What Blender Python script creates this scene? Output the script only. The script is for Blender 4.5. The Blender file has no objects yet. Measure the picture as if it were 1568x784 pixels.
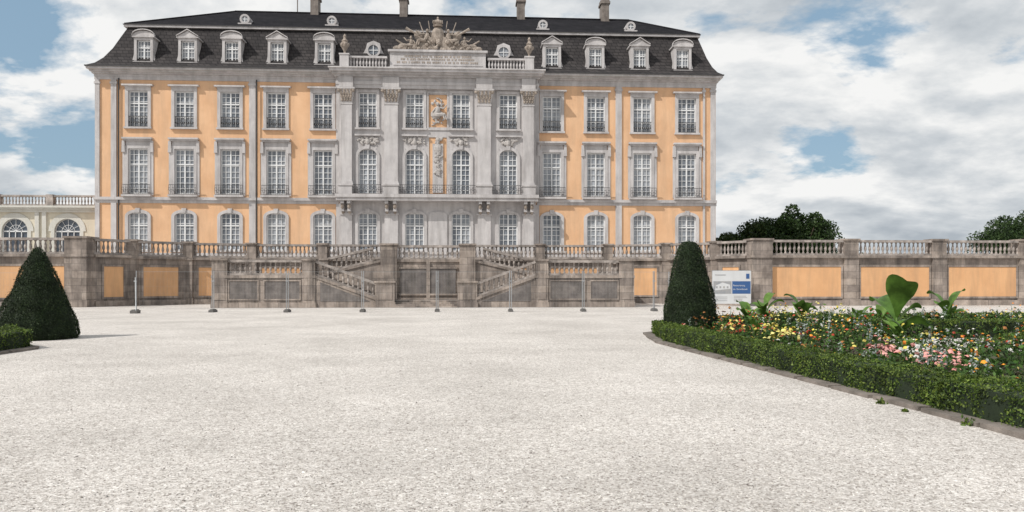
import bpy, math, random
import numpy as np
from mathutils import Vector
random.seed(7); RNG=np.random.default_rng(11)
S=bpy.context.scene
# ---------------------------------------------------------------- materials
def nt(m):
    m.use_nodes=True; t=m.node_tree; b=t.nodes['Principled BSDF']; return t,t.nodes,t.links,b
def ramp(n,stops):
    r=n.new('ShaderNodeValToRGB'); e=r.color_ramp.elements
    while len(e)<len(stops): e.new(.5)
    for i,(p,c) in enumerate(stops):
        e[i].position=p; e[i].color=(c[0],c[1],c[2],1)
    return r
def noise(n,l,vec,scale,detail=5,rough=.6,dist=0):
    x=n.new('ShaderNodeTexNoise'); x.inputs['Scale'].default_value=scale; x.inputs['Detail'].default_value=detail
    x.inputs['Roughness'].default_value=rough; x.inputs['Distortion'].default_value=dist
    if vec is not None: l.new(vec,x.inputs['Vector'])
    return x
def mapping(n,l,vec,sc):
    m=n.new('ShaderNodeMapping'); m.inputs['Scale'].default_value=sc; l.new(vec,m.inputs['Vector']); return m.outputs[0]
def mix(n,l,a,b,f,mode='MIX'):
    m=n.new('ShaderNodeMix'); m.data_type='RGBA'; m.blend_type=mode
    for s,v in ((m.inputs[6],a),(m.inputs[7],b)):
        if isinstance(v,tuple): s.default_value=(*v,1)
        else: l.new(v,s)
    if isinstance(f,(int,float)): m.inputs[0].default_value=f
    else: l.new(f,m.inputs[0])
    return m.outputs[2]
def surf(name,c1,c2,scale=1.5,rough=.85,dirt=(.1,.09,.08),dirtamt=.5,streak=True,bump=.15,bscale=25,brick=None,metal=0,spec=.5):
    m=bpy.data.materials.new(name); t,n,l,b=nt(m)
    tc=n.new('ShaderNodeTexCoord').outputs['Object']
    n1=noise(n,l,tc,scale,6,.65)
    r=ramp(n,[(.32,c1),(.68,c2)]); l.new(n1.outputs[0],r.inputs[0]); col=r.outputs[0]
    hgt=noise(n,l,tc,bscale,4,.6).outputs[0]
    if brick:
        sx,sz,mort,bw,amt=brick
        sp=n.new('ShaderNodeSeparateXYZ'); l.new(tc,sp.inputs[0])
        ad=n.new('ShaderNodeMath'); ad.operation='MULTIPLY_ADD'; l.new(sp.outputs[1],ad.inputs[0]); ad.inputs[1].default_value=.7; l.new(sp.outputs[0],ad.inputs[2])
        cb=n.new('ShaderNodeCombineXYZ'); l.new(ad.outputs[0],cb.inputs[0]); l.new(sp.outputs[2],cb.inputs[1])
        bt=n.new('ShaderNodeTexBrick'); l.new(cb.outputs[0],bt.inputs['Vector'])
        bt.inputs['Scale'].default_value=1; bt.inputs['Brick Width'].default_value=sx; bt.inputs['Row Height'].default_value=sz
        bt.inputs['Mortar Size'].default_value=bw; bt.inputs['Color1'].default_value=(1.18,1.14,1.1,1); bt.inputs['Color2'].default_value=(.66,.64,.64,1)
        bt.inputs['Mortar'].default_value=(mort,mort,mort,1); bt.inputs['Mortar Smooth'].default_value=.3
        col=mix(n,l,col,bt.outputs[0],amt,'MULTIPLY')
    if dirtamt>0:
        v=mapping(n,l,tc,(1.6,1.6,.22 if streak else 1.6))
        n2=noise(n,l,v,1.0,8,.7)
        r2=ramp(n,[(.43,(0,0,0)),(.72,(dirtamt,)*3)]); l.new(n2.outputs[0],r2.inputs[0])
        col=mix(n,l,col,dirt,r2.outputs[0])
    l.new(col,b.inputs['Base Color']); b.inputs['Roughness'].default_value=rough; b.inputs['Metallic'].default_value=metal
    b.inputs['Specular IOR Level'].default_value=spec
    if bump:
        bp=n.new('ShaderNodeBump'); bp.inputs['Strength'].default_value=bump; bp.inputs['Distance'].default_value=.03
        l.new(hgt,bp.inputs['Height']); l.new(bp.outputs[0],b.inputs['Normal'])
    return m
def leafmat(name,cols,rough=.55,trans=.25):
    m=bpy.data.materials.new(name); t,n,l,b=nt(m)
    g=n.new('ShaderNodeNewGeometry'); r=ramp(n,[(i/(len(cols)-1) if len(cols)>1 else 0,c) for i,c in enumerate(cols)])
    l.new(g.outputs['Random Per Island'],r.inputs[0])
    tc=n.new('ShaderNodeTexCoord').outputs['Object']
    n1=noise(n,l,tc,3.0,3); r1=ramp(n,[(.35,(.5,.5,.5)),(.65,(1.25,1.25,1.2))]); l.new(n1.outputs[0],r1.inputs[0])
    c=mix(n,l,r.outputs[0],r1.outputs[0],1.0,'MULTIPLY')
    l.new(c,b.inputs['Base Color']); b.inputs['Roughness'].default_value=rough; b.inputs['Specular IOR Level'].default_value=.3
    if trans:
        tr=n.new('ShaderNodeBsdfTranslucent'); l.new(c,tr.inputs[0]); ms=n.new('ShaderNodeMixShader'); ms.inputs[0].default_value=trans
        out=n['Material Output']; l.new(b.outputs[0],ms.inputs[1]); l.new(tr.outputs[0],ms.inputs[2]); l.new(ms.outputs[0],out.inputs[0])
    return m
STUC=surf('ochre_stucco',(.66,.395,.225),(.75,.475,.285),.6,.9,(.40,.27,.18),.5,True,.08)
STON=surf('grey_palace_stone',(.45,.43,.43),(.58,.555,.55),.9,.85,(.20,.185,.178),.6,True,.1)
WPNT=surf('white_window_paint',(.66,.67,.68),(.76,.76,.76),2,.5,(.3,.3,.3),.2,False,0)
SLATE=surf('mansard_slate',(.032,.030,.032),(.080,.074,.074),1.6,.85,(.015,.014,.016),.7,False,.2,12,(.46,.30,.25,.03,.95),0,.2)
SLATE2=surf('upper_roof_slate',(.012,.012,.015),(.024,.023,.027),1.0,.9,(.008,.008,.008),.5,False,.2,12,(.5,.3,.4,.02,.7),0,.08)
IRON=surf('wrought_iron',(.03,.03,.032),(.06,.055,.055),5,.5,dirtamt=0,bump=0)
SAND=surf('weathered_terrace_stone',(.23,.195,.17),(.46,.40,.355),1.5,.9,(.055,.048,.045),.9,True,.35,18,(1.1,.42,.45,.014,.85))
SAND2=surf('baluster_stone',(.25,.215,.195),(.50,.445,.405),2.2,.9,(.05,.045,.042),.85,False,.35,20)
PLAS=surf('ochre_terrace_plaster',(.64,.355,.175),(.74,.43,.22),.7,.9,(.36,.23,.14),.55,True,.1)
CREAM=surf('orangerie_plaster',(.54,.53,.48),(.62,.61,.57),.8,.9,(.35,.32,.28),.4,True,.05)
SCUL=surf('sculpture_stone',(.25,.205,.17),(.46,.395,.34),3,.9,(.07,.06,.05),.7,False,.3,12)
GALV=surf('galvanised_steel',(.30,.31,.32),(.42,.43,.44),8,.5,dirtamt=0,bump=0,metal=.3)
CONC=surf('concrete_foot',(.10,.10,.10),(.17,.16,.15),5,.9,dirtamt=.3,bump=.1)
def glassmat():
    m=bpy.data.materials.new('window_glass_with_curtain'); t,n,l,b=nt(m)
    tc=n.new('ShaderNodeTexCoord').outputs['Object']
    v=mapping(n,l,tc,(.28,1,.28)); n1=noise(n,l,v,1,2,.5); r=ramp(n,[(.35,(.14,.16,.19)),(.62,(.36,.38,.41))]); l.new(n1.outputs[0],r.inputs[0])
    v2=mapping(n,l,tc,(9,1,.5)); n2=noise(n,l,v2,1,3); r2=ramp(n,[(.3,(.6,.6,.6)),(.7,(1.2,1.2,1.2))]); l.new(n2.outputs[0],r2.inputs[0])
    l.new(mix(n,l,r.outputs[0],r2.outputs[0],1.,'MULTIPLY'),b.inputs['Base Color'])
    b.inputs['Roughness'].default_value=.12; b.inputs['IOR'].default_value=1.5
    bp=n.new('ShaderNodeBump'); bp.inputs['Strength'].default_value=.06; l.new(noise(n,l,tc,2.5,2).outputs[0],bp.inputs['Height']); l.new(bp.outputs[0],b.inputs['Normal'])
    return m
GLASS=glassmat()
def gravelmat():
    m=bpy.data.materials.new('gravel'); t,n,l,b=nt(m)
    tc=n.new('ShaderNodeTexCoord').outputs['Object']
    vo=n.new('ShaderNodeTexVoronoi'); vo.inputs['Scale'].default_value=66; l.new(tc,vo.inputs['Vector'])
    sp=n.new('ShaderNodeSeparateColor'); l.new(vo.outputs['Color'],sp.inputs[0])
    r=ramp(n,[(0,(.24,.21,.19)),(.2,(.48,.45,.42)),(.7,(.62,.59,.56)),(1,(.80,.78,.75))]); l.new(sp.outputs[0],r.inputs[0])
    n1=noise(n,l,tc,.28,9,.72); r1=ramp(n,[(.32,(.80,.79,.78)),(.62,(1.1,1.095,1.09))]); l.new(n1.outputs[0],r1.inputs[0])
    c=mix(n,l,r.outputs[0],r1.outputs[0],1.,'MULTIPLY')
    n3=noise(n,l,tc,11,9,.85); r3=ramp(n,[(.38,(.55,.53,.51)),(.52,(1.06,1.05,1.045))]); l.new(n3.outputs[0],r3.inputs[0])
    c=mix(n,l,c,r3.outputs[0],.78,'MULTIPLY')
    l.new(c,b.inputs['Base Color']); b.inputs['Roughness'].default_value=.95; b.inputs['Specular IOR Level'].default_value=.2
    ad=n.new('ShaderNodeMath'); ad.operation='MULTIPLY_ADD'; l.new(n3.outputs[0],ad.inputs[0]); ad.inputs[1].default_value=1.6; l.new(vo.outputs['Distance'],ad.inputs[2])
    bp=n.new('ShaderNodeBump'); bp.inputs['Strength'].default_value=.6; bp.inputs['Distance'].default_value=.010
    l.new(ad.outputs[0],bp.inputs['Height']); l.new(bp.outputs[0],b.inputs['Normal'])
    return m
GRAV=gravelmat()
PEB=leafmat('pebbles',[(.18,.155,.14),(.50,.47,.44),(.63,.60,.57),(.78,.76,.74)],.9,0)
SOIL=surf('soil',(.035,.026,.018),(.09,.07,.05),6,.95,dirtamt=0,bump=.6,bscale=30)
KERB=surf('kerb_stone',(.14,.12,.105),(.26,.225,.20),3,.9,(.05,.045,.035),.7,False,.5,25)
HCORE=surf('hedge_core',(.008,.016,.005),(.015,.028,.008),6,.9,dirtamt=0,bump=.3)
BOX=leafmat('boxwood_leaves',[(.028,.055,.010),(.062,.11,.018),(.12,.18,.03),(.19,.25,.05)])
YEW=leafmat('yew_needles',[(.006,.015,.006),(.014,.030,.010),(.026,.048,.016),(.048,.07,.024)],.6,.1)
TREEL=leafmat('tree_leaves',[(.012,.03,.008),(.03,.06,.015),(.05,.09,.022)],.6,.2)
BARK=surf('bark',(.06,.045,.03),(.12,.09,.065),6,.9,dirtamt=.3,bump=.5)
PLANT=leafmat('bedding_leaves',[(.02,.05,.012),(.05,.12,.02),(.10,.19,.04),(.06,.035,.035),(.08,.16,.03),(.03,.08,.02)])
CANNA=leafmat('canna_leaf',[(.10,.20,.035),(.17,.29,.06)],.4,.3)
SILV=leafmat('silver_leaf',[(.35,.40,.38),(.5,.54,.52)],.8,.2)
FC={'orange':[(.80,.25,.03),(.78,.38,.04)],'yellow':[(.82,.68,.10),(.85,.78,.32)],'white':[(.75,.74,.7),(.8,.8,.78)],
    'red':[(.45,.04,.02),(.6,.10,.06)],'pink':[(.80,.33,.30),(.78,.45,.42)],'bronze':[(.35,.14,.05),(.5,.22,.06)]}
FM={k:leafmat(k+'_petals',v,.6,.2) for k,v in FC.items()}
# ---------------------------------------------------------------- builder
class B:
    def __init__(s): s.v=[];s.f=[];s.m=[]
    def add(s,vs,fs,m=0):
        o=len(s.v); s.v.extend(vs); s.f.extend([tuple(i+o for i in f) for f in fs]); s.m.extend([m]*len(fs))
    def box(s,x0,x1,y0,y1,z0,z1,m=0):
        s.add([(x0,y0,z0),(x1,y0,z0),(x1,y1,z0),(x0,y1,z0),(x0,y0,z1),(x1,y0,z1),(x1,y1,z1),(x0,y1,z1)],
              [(0,3,2,1),(4,5,6,7),(0,1,5,4),(1,2,6,5),(2,3,7,6),(3,0,4,7)],m)
    def seg(s,p,q,w,a0,a1,b0,b1,m=0,off=0):
        d=Vector((q[0]-p[0],q[1]-p[1])); d.normalize(); nx,ny=-d.y,d.x
        P=[];
        for (x,y),(z0,z1) in ((p,(a0,a1)),(q,(b0,b1))):
            x+=nx*off;y+=ny*off
            P+=[(x-nx*w/2,y-ny*w/2,z0),(x+nx*w/2,y+ny*w/2,z0),(x+nx*w/2,y+ny*w/2,z1),(x-nx*w/2,y-ny*w/2,z1)]
        s.add(P,[(0,1,2,3),(4,7,6,5),(0,4,5,1),(1,5,6,2),(2,6,7,3),(3,7,4,0)],m)
    def prism(s,poly,y0,y1,m=0):
        k=len(poly); s.add([(x,y0,z) for x,z in poly]+[(x,y1,z) for x,z in poly],
            [tuple(range(k)),tuple(range(2*k-1,k-1,-1))]+[(i,i+k,(i+1)%k+k,(i+1)%k) for i in range(k)],m)
    def lathe(s,x,y,z,prof,n=8,m=0,sx=1,rot=0):
        vs=[];fs=[]
        for r,h in prof:
            for i in range(n):
                a=rot+2*math.pi*i/n; vs.append((x+r*sx*math.cos(a),y+r*sx*math.sin(a),z+h))
        for j in range(len(prof)-1):
            for i in range(n):
                fs.append((j*n+i,j*n+(i+1)%n,(j+1)*n+(i+1)%n,(j+1)*n+i))
        fs.append(tuple(range(n-1,-1,-1))); fs.append(tuple((len(prof)-1)*n+i for i in range(n)))
        s.add(vs,fs,m)
    def tube(s,p,q,r0,r1=None,n=6,m=0):
        r1=r0 if r1 is None else r1
        p=Vector(p);q=Vector(q);d=(q-p).normalized(); u=d.orthogonal().normalized(); w=d.cross(u); vs=[]
        for c,r in ((p,r0),(q,r1)):
            for i in range(n):
                a=2*math.pi*i/n; vs.append(tuple(c+u*r*math.cos(a)+w*r*math.sin(a)))
        s.add(vs,[(i,(i+1)%n,(i+1)%n+n,i+n) for i in range(n)]+[tuple(range(n-1,-1,-1)),tuple(range(n,2*n))],m)
    def ell(s,c,r,m=0,n=8,k=5,tilt=0):
        vs=[];fs=[];ct,st=math.cos(tilt),math.sin(tilt)
        def T(x,y,z): return (c[0]+x*ct-z*st,c[1]+y,c[2]+x*st+z*ct)
        for j in range(1,k):
            t=math.pi*j/k
            for i in range(n):
                a=2*math.pi*i/n; vs.append(T(r[0]*math.sin(t)*math.cos(a),r[1]*math.sin(t)*math.sin(a),r[2]*math.cos(t)))
        vs.append(T(0,0,r[2])); vs.append(T(0,0,-r[2])); top=len(vs)-2; bot=top+1
        for j in range(k-2):
            for i in range(n): fs.append((j*n+i,(j+1)*n+i,(j+1)*n+(i+1)%n,j*n+(i+1)%n))
        for i in range(n): fs.append((top,i,(i+1)%n)); fs.append((bot,(k-2)*n+(i+1)%n,(k-2)*n+i))
        s.add(vs,fs,m)
    def make(s,name,mats,parent=None,smooth=False):
        me=bpy.data.meshes.new(name); me.from_pydata(s.v,[],s.f)
        for m in mats: me.materials.append(m)
        me.polygons.foreach_set('material_index',s.m)
        if smooth: me.polygons.foreach_set('use_smooth',[True]*len(s.f))
        me.update(); o=bpy.data.objects.new(name,me); S.collection.objects.link(o); o.parent=parent; return o
def empty(name):
    o=bpy.data.objects.new(name,None); S.collection.objects.link(o); o.empty_display_size=.5; return o
def npmesh(name,V,F,mat,parent=None):
    me=bpy.data.meshes.new(name); me.from_pydata(V.tolist(),[],F.tolist()); me.materials.append(mat); me.update()
    o=bpy.data.objects.new(name,me); S.collection.objects.link(o); o.parent=parent; return o
def unit(a): return a/(np.linalg.norm(a,axis=1,keepdims=True)+1e-9)
def leaves(name,P,N,size,mat,parent=None,flat=.6,aspect=.5):
    n=len(P); R=unit(RNG.normal(size=(n,3))); nn=unit(N*flat+R*(1-flat)) if N is not None else R
    u=unit(np.cross(nn,unit(RNG.normal(size=(n,3))))); v=np.cross(nn,u); s=size*RNG.uniform(.6,1.35,(n,1))
    V=np.stack([P-u*s*.5,P+v*s*aspect*.5,P+u*s*.5,P-v*s*aspect*.5],1).reshape(-1,3)
    return npmesh(name,V,np.arange(4*n).reshape(n,4),mat,parent)
def scatter(name,tv,tf,P,scale,mat,parent=None,tilt=.4):
    n=len(P); tv=np.array(tv); k=len(tv)
    up=unit(np.array([[0,0,1.]])+RNG.normal(size=(n,3))*tilt); u=unit(np.cross(up,unit(RNG.normal(size=(n,3))))); w=np.cross(up,u)
    s=np.asarray(scale).reshape(-1,1,1)
    V=P[:,None,:]+s*(tv[None,:,0:1]*u[:,None,:]+tv[None,:,1:2]*w[:,None,:]+tv[None,:,2:3]*up[:,None,:])
    F=(np.array(tf)[None]+(np.arange(n)*k)[:,None,None]).reshape(-1,len(tf[0]))
    return npmesh(name,V.reshape(-1,3),F,mat,parent)
BAL=[(.085,0),(.085,.06),(.05,.10),(.045,.14),(.09,.30),(.085,.38),(.045,.58),(.04,.66),(.07,.70),(.075,.76)]
def balrow(b,p,q,za,zb,h,sp=.27,w=.34,m=0,post=True):
    """stone balustrade along p-q standing on za..zb, total height h"""
    L=math.hypot(q[0]-p[0],q[1]-p[1])
    b.seg(p,q,w,za,za+.12,zb,zb+.12,m); b.seg(p,q,w+.06,za+h-.14,za+h,zb+h-.14,zb+h,m)
    n=max(1,int(L/sp)); hh=h-.26; prof=[(r*hh/.72,t*hh/.76) for r,t in BAL]
    for i in range(n):
        t=(i+.5)/n; b.lathe(p[0]+(q[0]-p[0])*t,p[1]+(q[1]-p[1])*t,za+(zb-za)*t+.12,prof,8,m)
# ================================================================ PALACE
pal=empty('baroque_palace')
ST=B(); WH=B(); GL=B(); IR=B(); WA=B(); SC=B()
YF=62.0; YR=61.3; X0,X1=-26.8,22.7; ZT=3.05
def window(cx,y,z0,z1,w,rise=0,t=.22,cols=4,rowh=.42,proud=.1,sill=True,grill=0):
    zs=z1-rise
    GL.add([(cx-w/2-.02,y+.2,z0),(cx+w/2+.02,y+.2,z0),(cx+w/2+.02,y+.2,z1+.02),(cx-w/2-.02,y+.2,z1+.02)],[(0,1,2,3)])
    ST.box(cx-w/2-t,cx-w/2,y-proud,y+.25,z0,zs); ST.box(cx+w/2,cx+w/2+t,y-proud,y+.25,z0,zs)
    if rise==0: ST.box(cx-w/2-t,cx+w/2+t,y-proud,y+.25,z1,z1+t)
    else:
        K=10; a,r=w/2,rise
        for i in range(K):
            q=[]
            for j in (i,i+1):
                th=math.pi*j/K; q.append(((cx+a*math.cos(th),zs+r*math.sin(th)),(cx+(a+t)*math.cos(th),zs+(r+t)*math.sin(th))))
            ST.prism([q[0][0],q[0][1],q[1][1],q[1][0]],y-proud,y+.25)
        ST.prism([(cx-.12,z1-.03),(cx+.12,z1-.03),(cx+.18,z1+t+.1),(cx-.18,z1+t+.1)],y-proud-.07,y+.1)
    if sill: ST.box(cx-w/2-t-.06,cx+w/2+t+.06,y-proud-.1,y+.25,z0-.14,z0)
    yb=y+.13
    H=z1-z0
    WH.box(cx-w/2,cx-w/2+.09,yb,yb+.06,z0,z1); WH.box(cx+w/2-.09,cx+w/2,yb,yb+.06,z0,z1)
    WH.box(cx-w/2+.09,cx+w/2-.09,yb,yb+.06,z0,z0+.1); WH.box(cx-w/2+.09,cx+w/2-.09,yb,yb+.06,z1-.09,z1)
    WH.box(cx-.055,cx+.055,yb-.02,yb+.05,z0+.1,z1-.09)
    zt=z0+H*.66; WH.box(cx-w/2+.09,cx+w/2-.09,yb-.03,yb+.04,zt-.05,zt+.05)
    for i in range(1,cols):
        if i*2==cols: continue
        x=cx-w/2+w*i/cols; WH.box(x-.022,x+.022,yb+.005,yb+.045,z0+.1,z1-.09)
    n=max(2,round(H/rowh))
    for i in range(1,n):
        z=z0+H*i/n
        if abs(z-zt)<.12: continue
        WH.box(cx-w/2+.09,cx+w/2-.09,yb+.008,yb+.042,z-.02,z+.02)
    if grill:
        zt=z0+grill
        IR.box(cx-w/2,cx+w/2,y-.03,y+.0,zt-.03,zt+.02); IR.box(cx-w/2,cx+w/2,y-.03,y+.0,z0+.04,z0+.08)
        for i in range(9):
            x=cx-w/2+w*(i+.5)/9; IR.tube((x,y-.015,z0),(x,y-.015,zt),.017,n=4)
            IR.lathe(x,y-.015,z0+grill*.45,[(.0,-.1),(.065,0),(.0,.1)],4)
def railing(x0,x1,y,z0,z1,sp=.14):
    """scrolled wrought iron railing, bellied outward"""
    IR.box(x0,x1,y-.02,y+.02,z1-.035,z1); IR.box(x0,x1,y-.02,y+.02,z0,z0+.03)
    n=max(3,int((x1-x0)/sp))
    for i in range(n+1):
        x=x0+(x1-x0)*i/n; zm=z0+(z1-z0)*.35
        IR.tube((x,y,z0),(x,y-.12,zm),.013,n=4); IR.tube((x,y-.12,zm),(x,y,z1),.013,n=4)
    for i in range(n):
        x=x0+(x1-x0)*(i+.5)/n; zc=z0+(z1-z0)*(.35 if i%2 else .55); r=.075
        for k in range(6):
            a,b=k*math.pi/3,(k+1)*math.pi/3
            IR.tube((x+r*math.cos(a),y-.07,zc+r*1.7*math.sin(a)),(x+r*math.cos(b),y-.07,zc+r*1.7*math.sin(b)),.014,n=3)
def wall(b,x0,x1,z0,z1,y,holes,m=0):
    xs=sorted({x0,x1,*[h[0] for h in holes],*[h[1] for h in holes]}); zs=sorted({z0,z1,*[h[2] for h in holes],*[h[3] for h in holes]})
    for i in range(len(xs)-1):
        for j in range(len(zs)-1):
            cx=(xs[i]+xs[i+1])/2; cz=(zs[j]+zs[j+1])/2
            if any(h[0]<cx<h[1] and h[2]<cz<h[3] for h in holes): continue
            b.add([(xs[i],y,zs[j]),(xs[i+1],y,zs[j]),(xs[i+1],y,zs[j+1]),(xs[i],y,zs[j+1])],[(0,1,2,3)],m)
WX=[-23.5,-19.95,-16.4,-12.82,-9.15,9.18,12.78,16.6,20.3]
holes=[]
for x in WX:
    window(x,YF,3.9,6.88,1.5,.3,.24); holes.append((x-.75,x+.75,3.9,6.88))
    window(x,YF,8.35,11.9,1.5,0,.22,sill=False); holes.append((x-.75,x+.75,8.35,11.9))
    ST.box(x-.93,x+.93,YF-.07,YF+.05,12.12,12.5); ST.box(x-1.15,x+1.15,YF-.36,YF+.05,12.62,12.75); ST.box(x-1.08,x+1.08,YF-.24,YF+.05,12.5,12.62)
    for sx in (-1,1):
        ST.box(x+sx*1.08-.1,x+sx*1.08+.1,YF-.06,YF+.05,8.25,11.6); ST.prism([(x+sx*1.08-.13,11.6),(x+sx*1.08+.13,11.6),(x+sx*1.08+.1,12.5),(x+sx*1.08-.1,12.5)],YF-.2,YF+.05)
    railing(x-1.05,x+1.05,YF-.42,8.27,9.05)
    ST.box(x-1.12,x+1.12,YF-.5,YF,8.1,8.26)
    window(x,YF,13.6,16.45,1.5,0,.24,grill=.85); holes.append((x-.75,x+.75,13.6,16.45))
    ST.box(x-1.0,x+1.0,YF-.14,YF+.05,16.69,16.8); ST.box(x-1.18,x+1.18,YF-.32,YF+.05,16.8,16.92)
wall(WA,X0,-7.75,ZT,17.45,YF,[h for h in holes if h[0]<0]); wall(WA,7.8,X1,ZT,17.45,YF,[h for h in holes if h[0]>0])
WA.box(X0,X0+.3,YF+.003,78,ZT,17.45); WA.box(X1-.3,X1,YF+.003,78,ZT,17.45); WA.box(X0,X1,77.9,78.2,ZT,17.45)
for (a,b_) in ((X0-.04,-7.9),(7.95,X1+.04)):
    ST.box(a,b_,YF-.08,YF+.02,7.62,7.86); ST.box(a,b_,YF-.22,YF+.02,7.86,8.08); ST.box(a,b_,YF-.1,YF+.02,ZT,3.7)
    ST.box(a,b_,YF-.06,YF+.05,17.3,17.55)
for x,w in ((-14.66,.5),(14.64,.5),(-25.35,.42),(-26.6,.34),(22.45,.4),(21.7,.16),(8.0,.3),(-7.95,.3)):
    ST.box(x-w/2,x+w/2,YF-.11,YF+.02,3.7,7.62); ST.box(x-w/2,x+w/2,YF-.11,YF+.02,8.08,17.3); ST.box(x-w/2-.06,x+w/2+.06,YF-.16,YF+.02,16.95,17.12)
IR.tube((-24.95,YF-.12,3.2),(-24.95,YF-.12,17.4),.06); IR.tube((-14.3,YF-.2,3.2),(-14.3,YF-.2,17.4),.055)
for i,(pr,z0,z1) in enumerate(((.10,17.55,17.72),(.3,17.72,17.84),(.5,17.84,17.97),(.78,17.97,18.13))):
    ST.box(X0-pr*.45,X1+pr*.45,YF-pr,78.2+pr,z0,z1)
IR.box(X0-.42,X1+.42,YF-.88,79.08,18.13,18.22)
# roof
RF=B()
def RX(o): return X0-.38+o*.86, X1+.38-o*.55
def ringroof(b,rings,m):
    for k in range(len(rings)-1):
        (o0,z0),(o1,z1)=rings[k],rings[k+1]
        c=[]
        for o,z in ((o0,z0),(o1,z1)):
            xa,xb=RX(o); c.append([(xa,YF-.8+o,z),(xb,YF-.8+o,z),(xb,79-o,z),(xa,79-o,z)])
        for i in range(4): b.add([c[0][i],c[0][(i+1)%4],c[1][(i+1)%4],c[1][i]],[(0,1,2,3)],m)
ringroof(RF,[(0,18.22),(.55,18.55),(1.05,19.1),(1.6,20.0),(2.1,21.1),(2.5,21.95)],0)
o=2.25; xa,xb=RX(o); ST.box(xa,xb,YF-.8+o,79-o,21.95,22.12); IR.box(xa-.06,xb+.06,YF-.86+o,79.06-o,22.12,22.17)
a=2.3; ex0,ex1=RX(a); ey0,ey1=YF-.8+a,79-a
V=[(ex0,ey0,22.17),(ex1,ey0,22.17),(ex1,ey1,22.17),(ex0,ey1,22.17),(-18.4,70,25.55),(17.2,70,25.45)]
RF.add(V,[(0,1,5,4),(1,2,5),(2,3,4,5),(3,0,4)],1)
RF.tube(V[4],V[5],.12,m=1)
for i,j in ((0,4),(1,5)): RF.tube(V[i],V[j],.1,m=1)
RF.make('roof',[SLATE,SLATE2],pal)
# dormers
DX=[-23.1,-19.7,-16.3,-12.75,-9.05,9.2,12.75,16.4,19.95]
for i,x in enumerate(DX):
    yd=62.05; z0=18.6; z1=20.45; w=1.05
    window(x,yd,z0+.15,z1,w,0,.2,4,.4,proud=.06)
    ST.box(x-.72,x-.725+.2,yd+.04,yd+2.5,18.5,z1+.2); ST.box(x+.525,x+.72,yd+.04,yd+2.5,18.5,z1+.2)
    for sx in (-1,1):
        ST.prism([(x+sx*.72,18.45),(x+sx*.95,18.45),(x+sx*.9,18.75),(x+sx*.76,19.3),(x+sx*.74,20.2),(x+sx*.72,20.2)][::sx],yd,yd+.3)
    ST.box(x-.85,x+.85,yd-.16,yd+2.5,z1+.2,z1+.3)
    if i%2==0:
        K=8; top=[(x+.85*math.cos(math.pi*k/K),z1+.3+.42*math.sin(math.pi*k/K)) for k in range(K+1)]
    else: top=[(x+.85,z1+.3),(x,z1+.78),(x-.85,z1+.3)]
    ST.prism(top,yd-.1,yd+.1)
    R=[(px,pz+.06 if 0<k<len(top)-1 else pz+.02) for k,(px,pz) in enumerate(top)]
    for k in range(len(R)-1):
        ST.prism([R[k],(R[k][0],R[k][1]+.07),(R[k+1][0],R[k+1][1]+.07),R[k+1]],yd-.22,yd+.12)
        IR.prism([(R[k][0],R[k][1]),(R[k][0],R[k][1]+.05),(R[k+1][0],R[k+1][1]+.05),R[k+1]],yd+.121,yd+3.2)
def oculus(x,y,z,r):
    K=14
    for k in range(K):
        q=[(math.cos(2*math.pi*j/K),math.sin(2*math.pi*j/K)) for j in (k,k+1)]
        ST.prism([(x+r*q[0][0],z+r*q[0][1]),(x+(r+.16)*q[0][0],z+(r+.16)*q[0][1]),(x+(r+.16)*q[1][0],z+(r+.16)*q[1][1]),(x+r*q[1][0],z+r*q[1][1])],y,y+1.4)
    GL.prism([(x+r*math.cos(2*math.pi*j/K),z+r*math.sin(2*math.pi*j/K)) for j in range(K)],y+.1,y+.14)
    WH.box(x-.03,x+.03,y+.05,y+.09,z-r,z+r); WH.box(x-r,x+r,y+.052,y+.088,z-.03,z+.03)
    ST.box(x-r-.3,x+r+.3,y-.02,y+1.2,z-r-.2,z-r-.08)
for x in (-16.0,-8.9,8.7,16.2): oculus(x,64.5,23.1,.25)
for x in (-5.25,5.3):
    oculus(x,62.6,20.15,.42); ST.prism([(x+.9,19.75),(x+.62,20.3),(x+.5,20.75),(x,20.95),(x-.5,20.75),(x-.62,20.3),(x-.9,19.75)],62.75,63.9)
CH=B()
for x,y in ((-11.3,70),(-3.4,70),(7.2,70),(14.9,70)):
    CH.box(x-.34,x+.34,y-.6,y+.6,24.2,26.75); CH.box(x-.44,x+.44,y-.7,y+.7,26.75,26.95); CH.box(x-.38,x+.38,y-.62,y+.62,26.95,27.2); CH.box(x-.4,x+.4,y-.66,y+.66,25.0,25.15)
CH.tube((-12.9,70,25),(-12.9,70,26.9),.05)
CHM=surf('chimney_stone',(.15,.125,.11),(.27,.235,.21),3,.9,(.05,.045,.04),.7,True,.3,12)
CH.make('chimneys',[CHM],pal)
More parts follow.
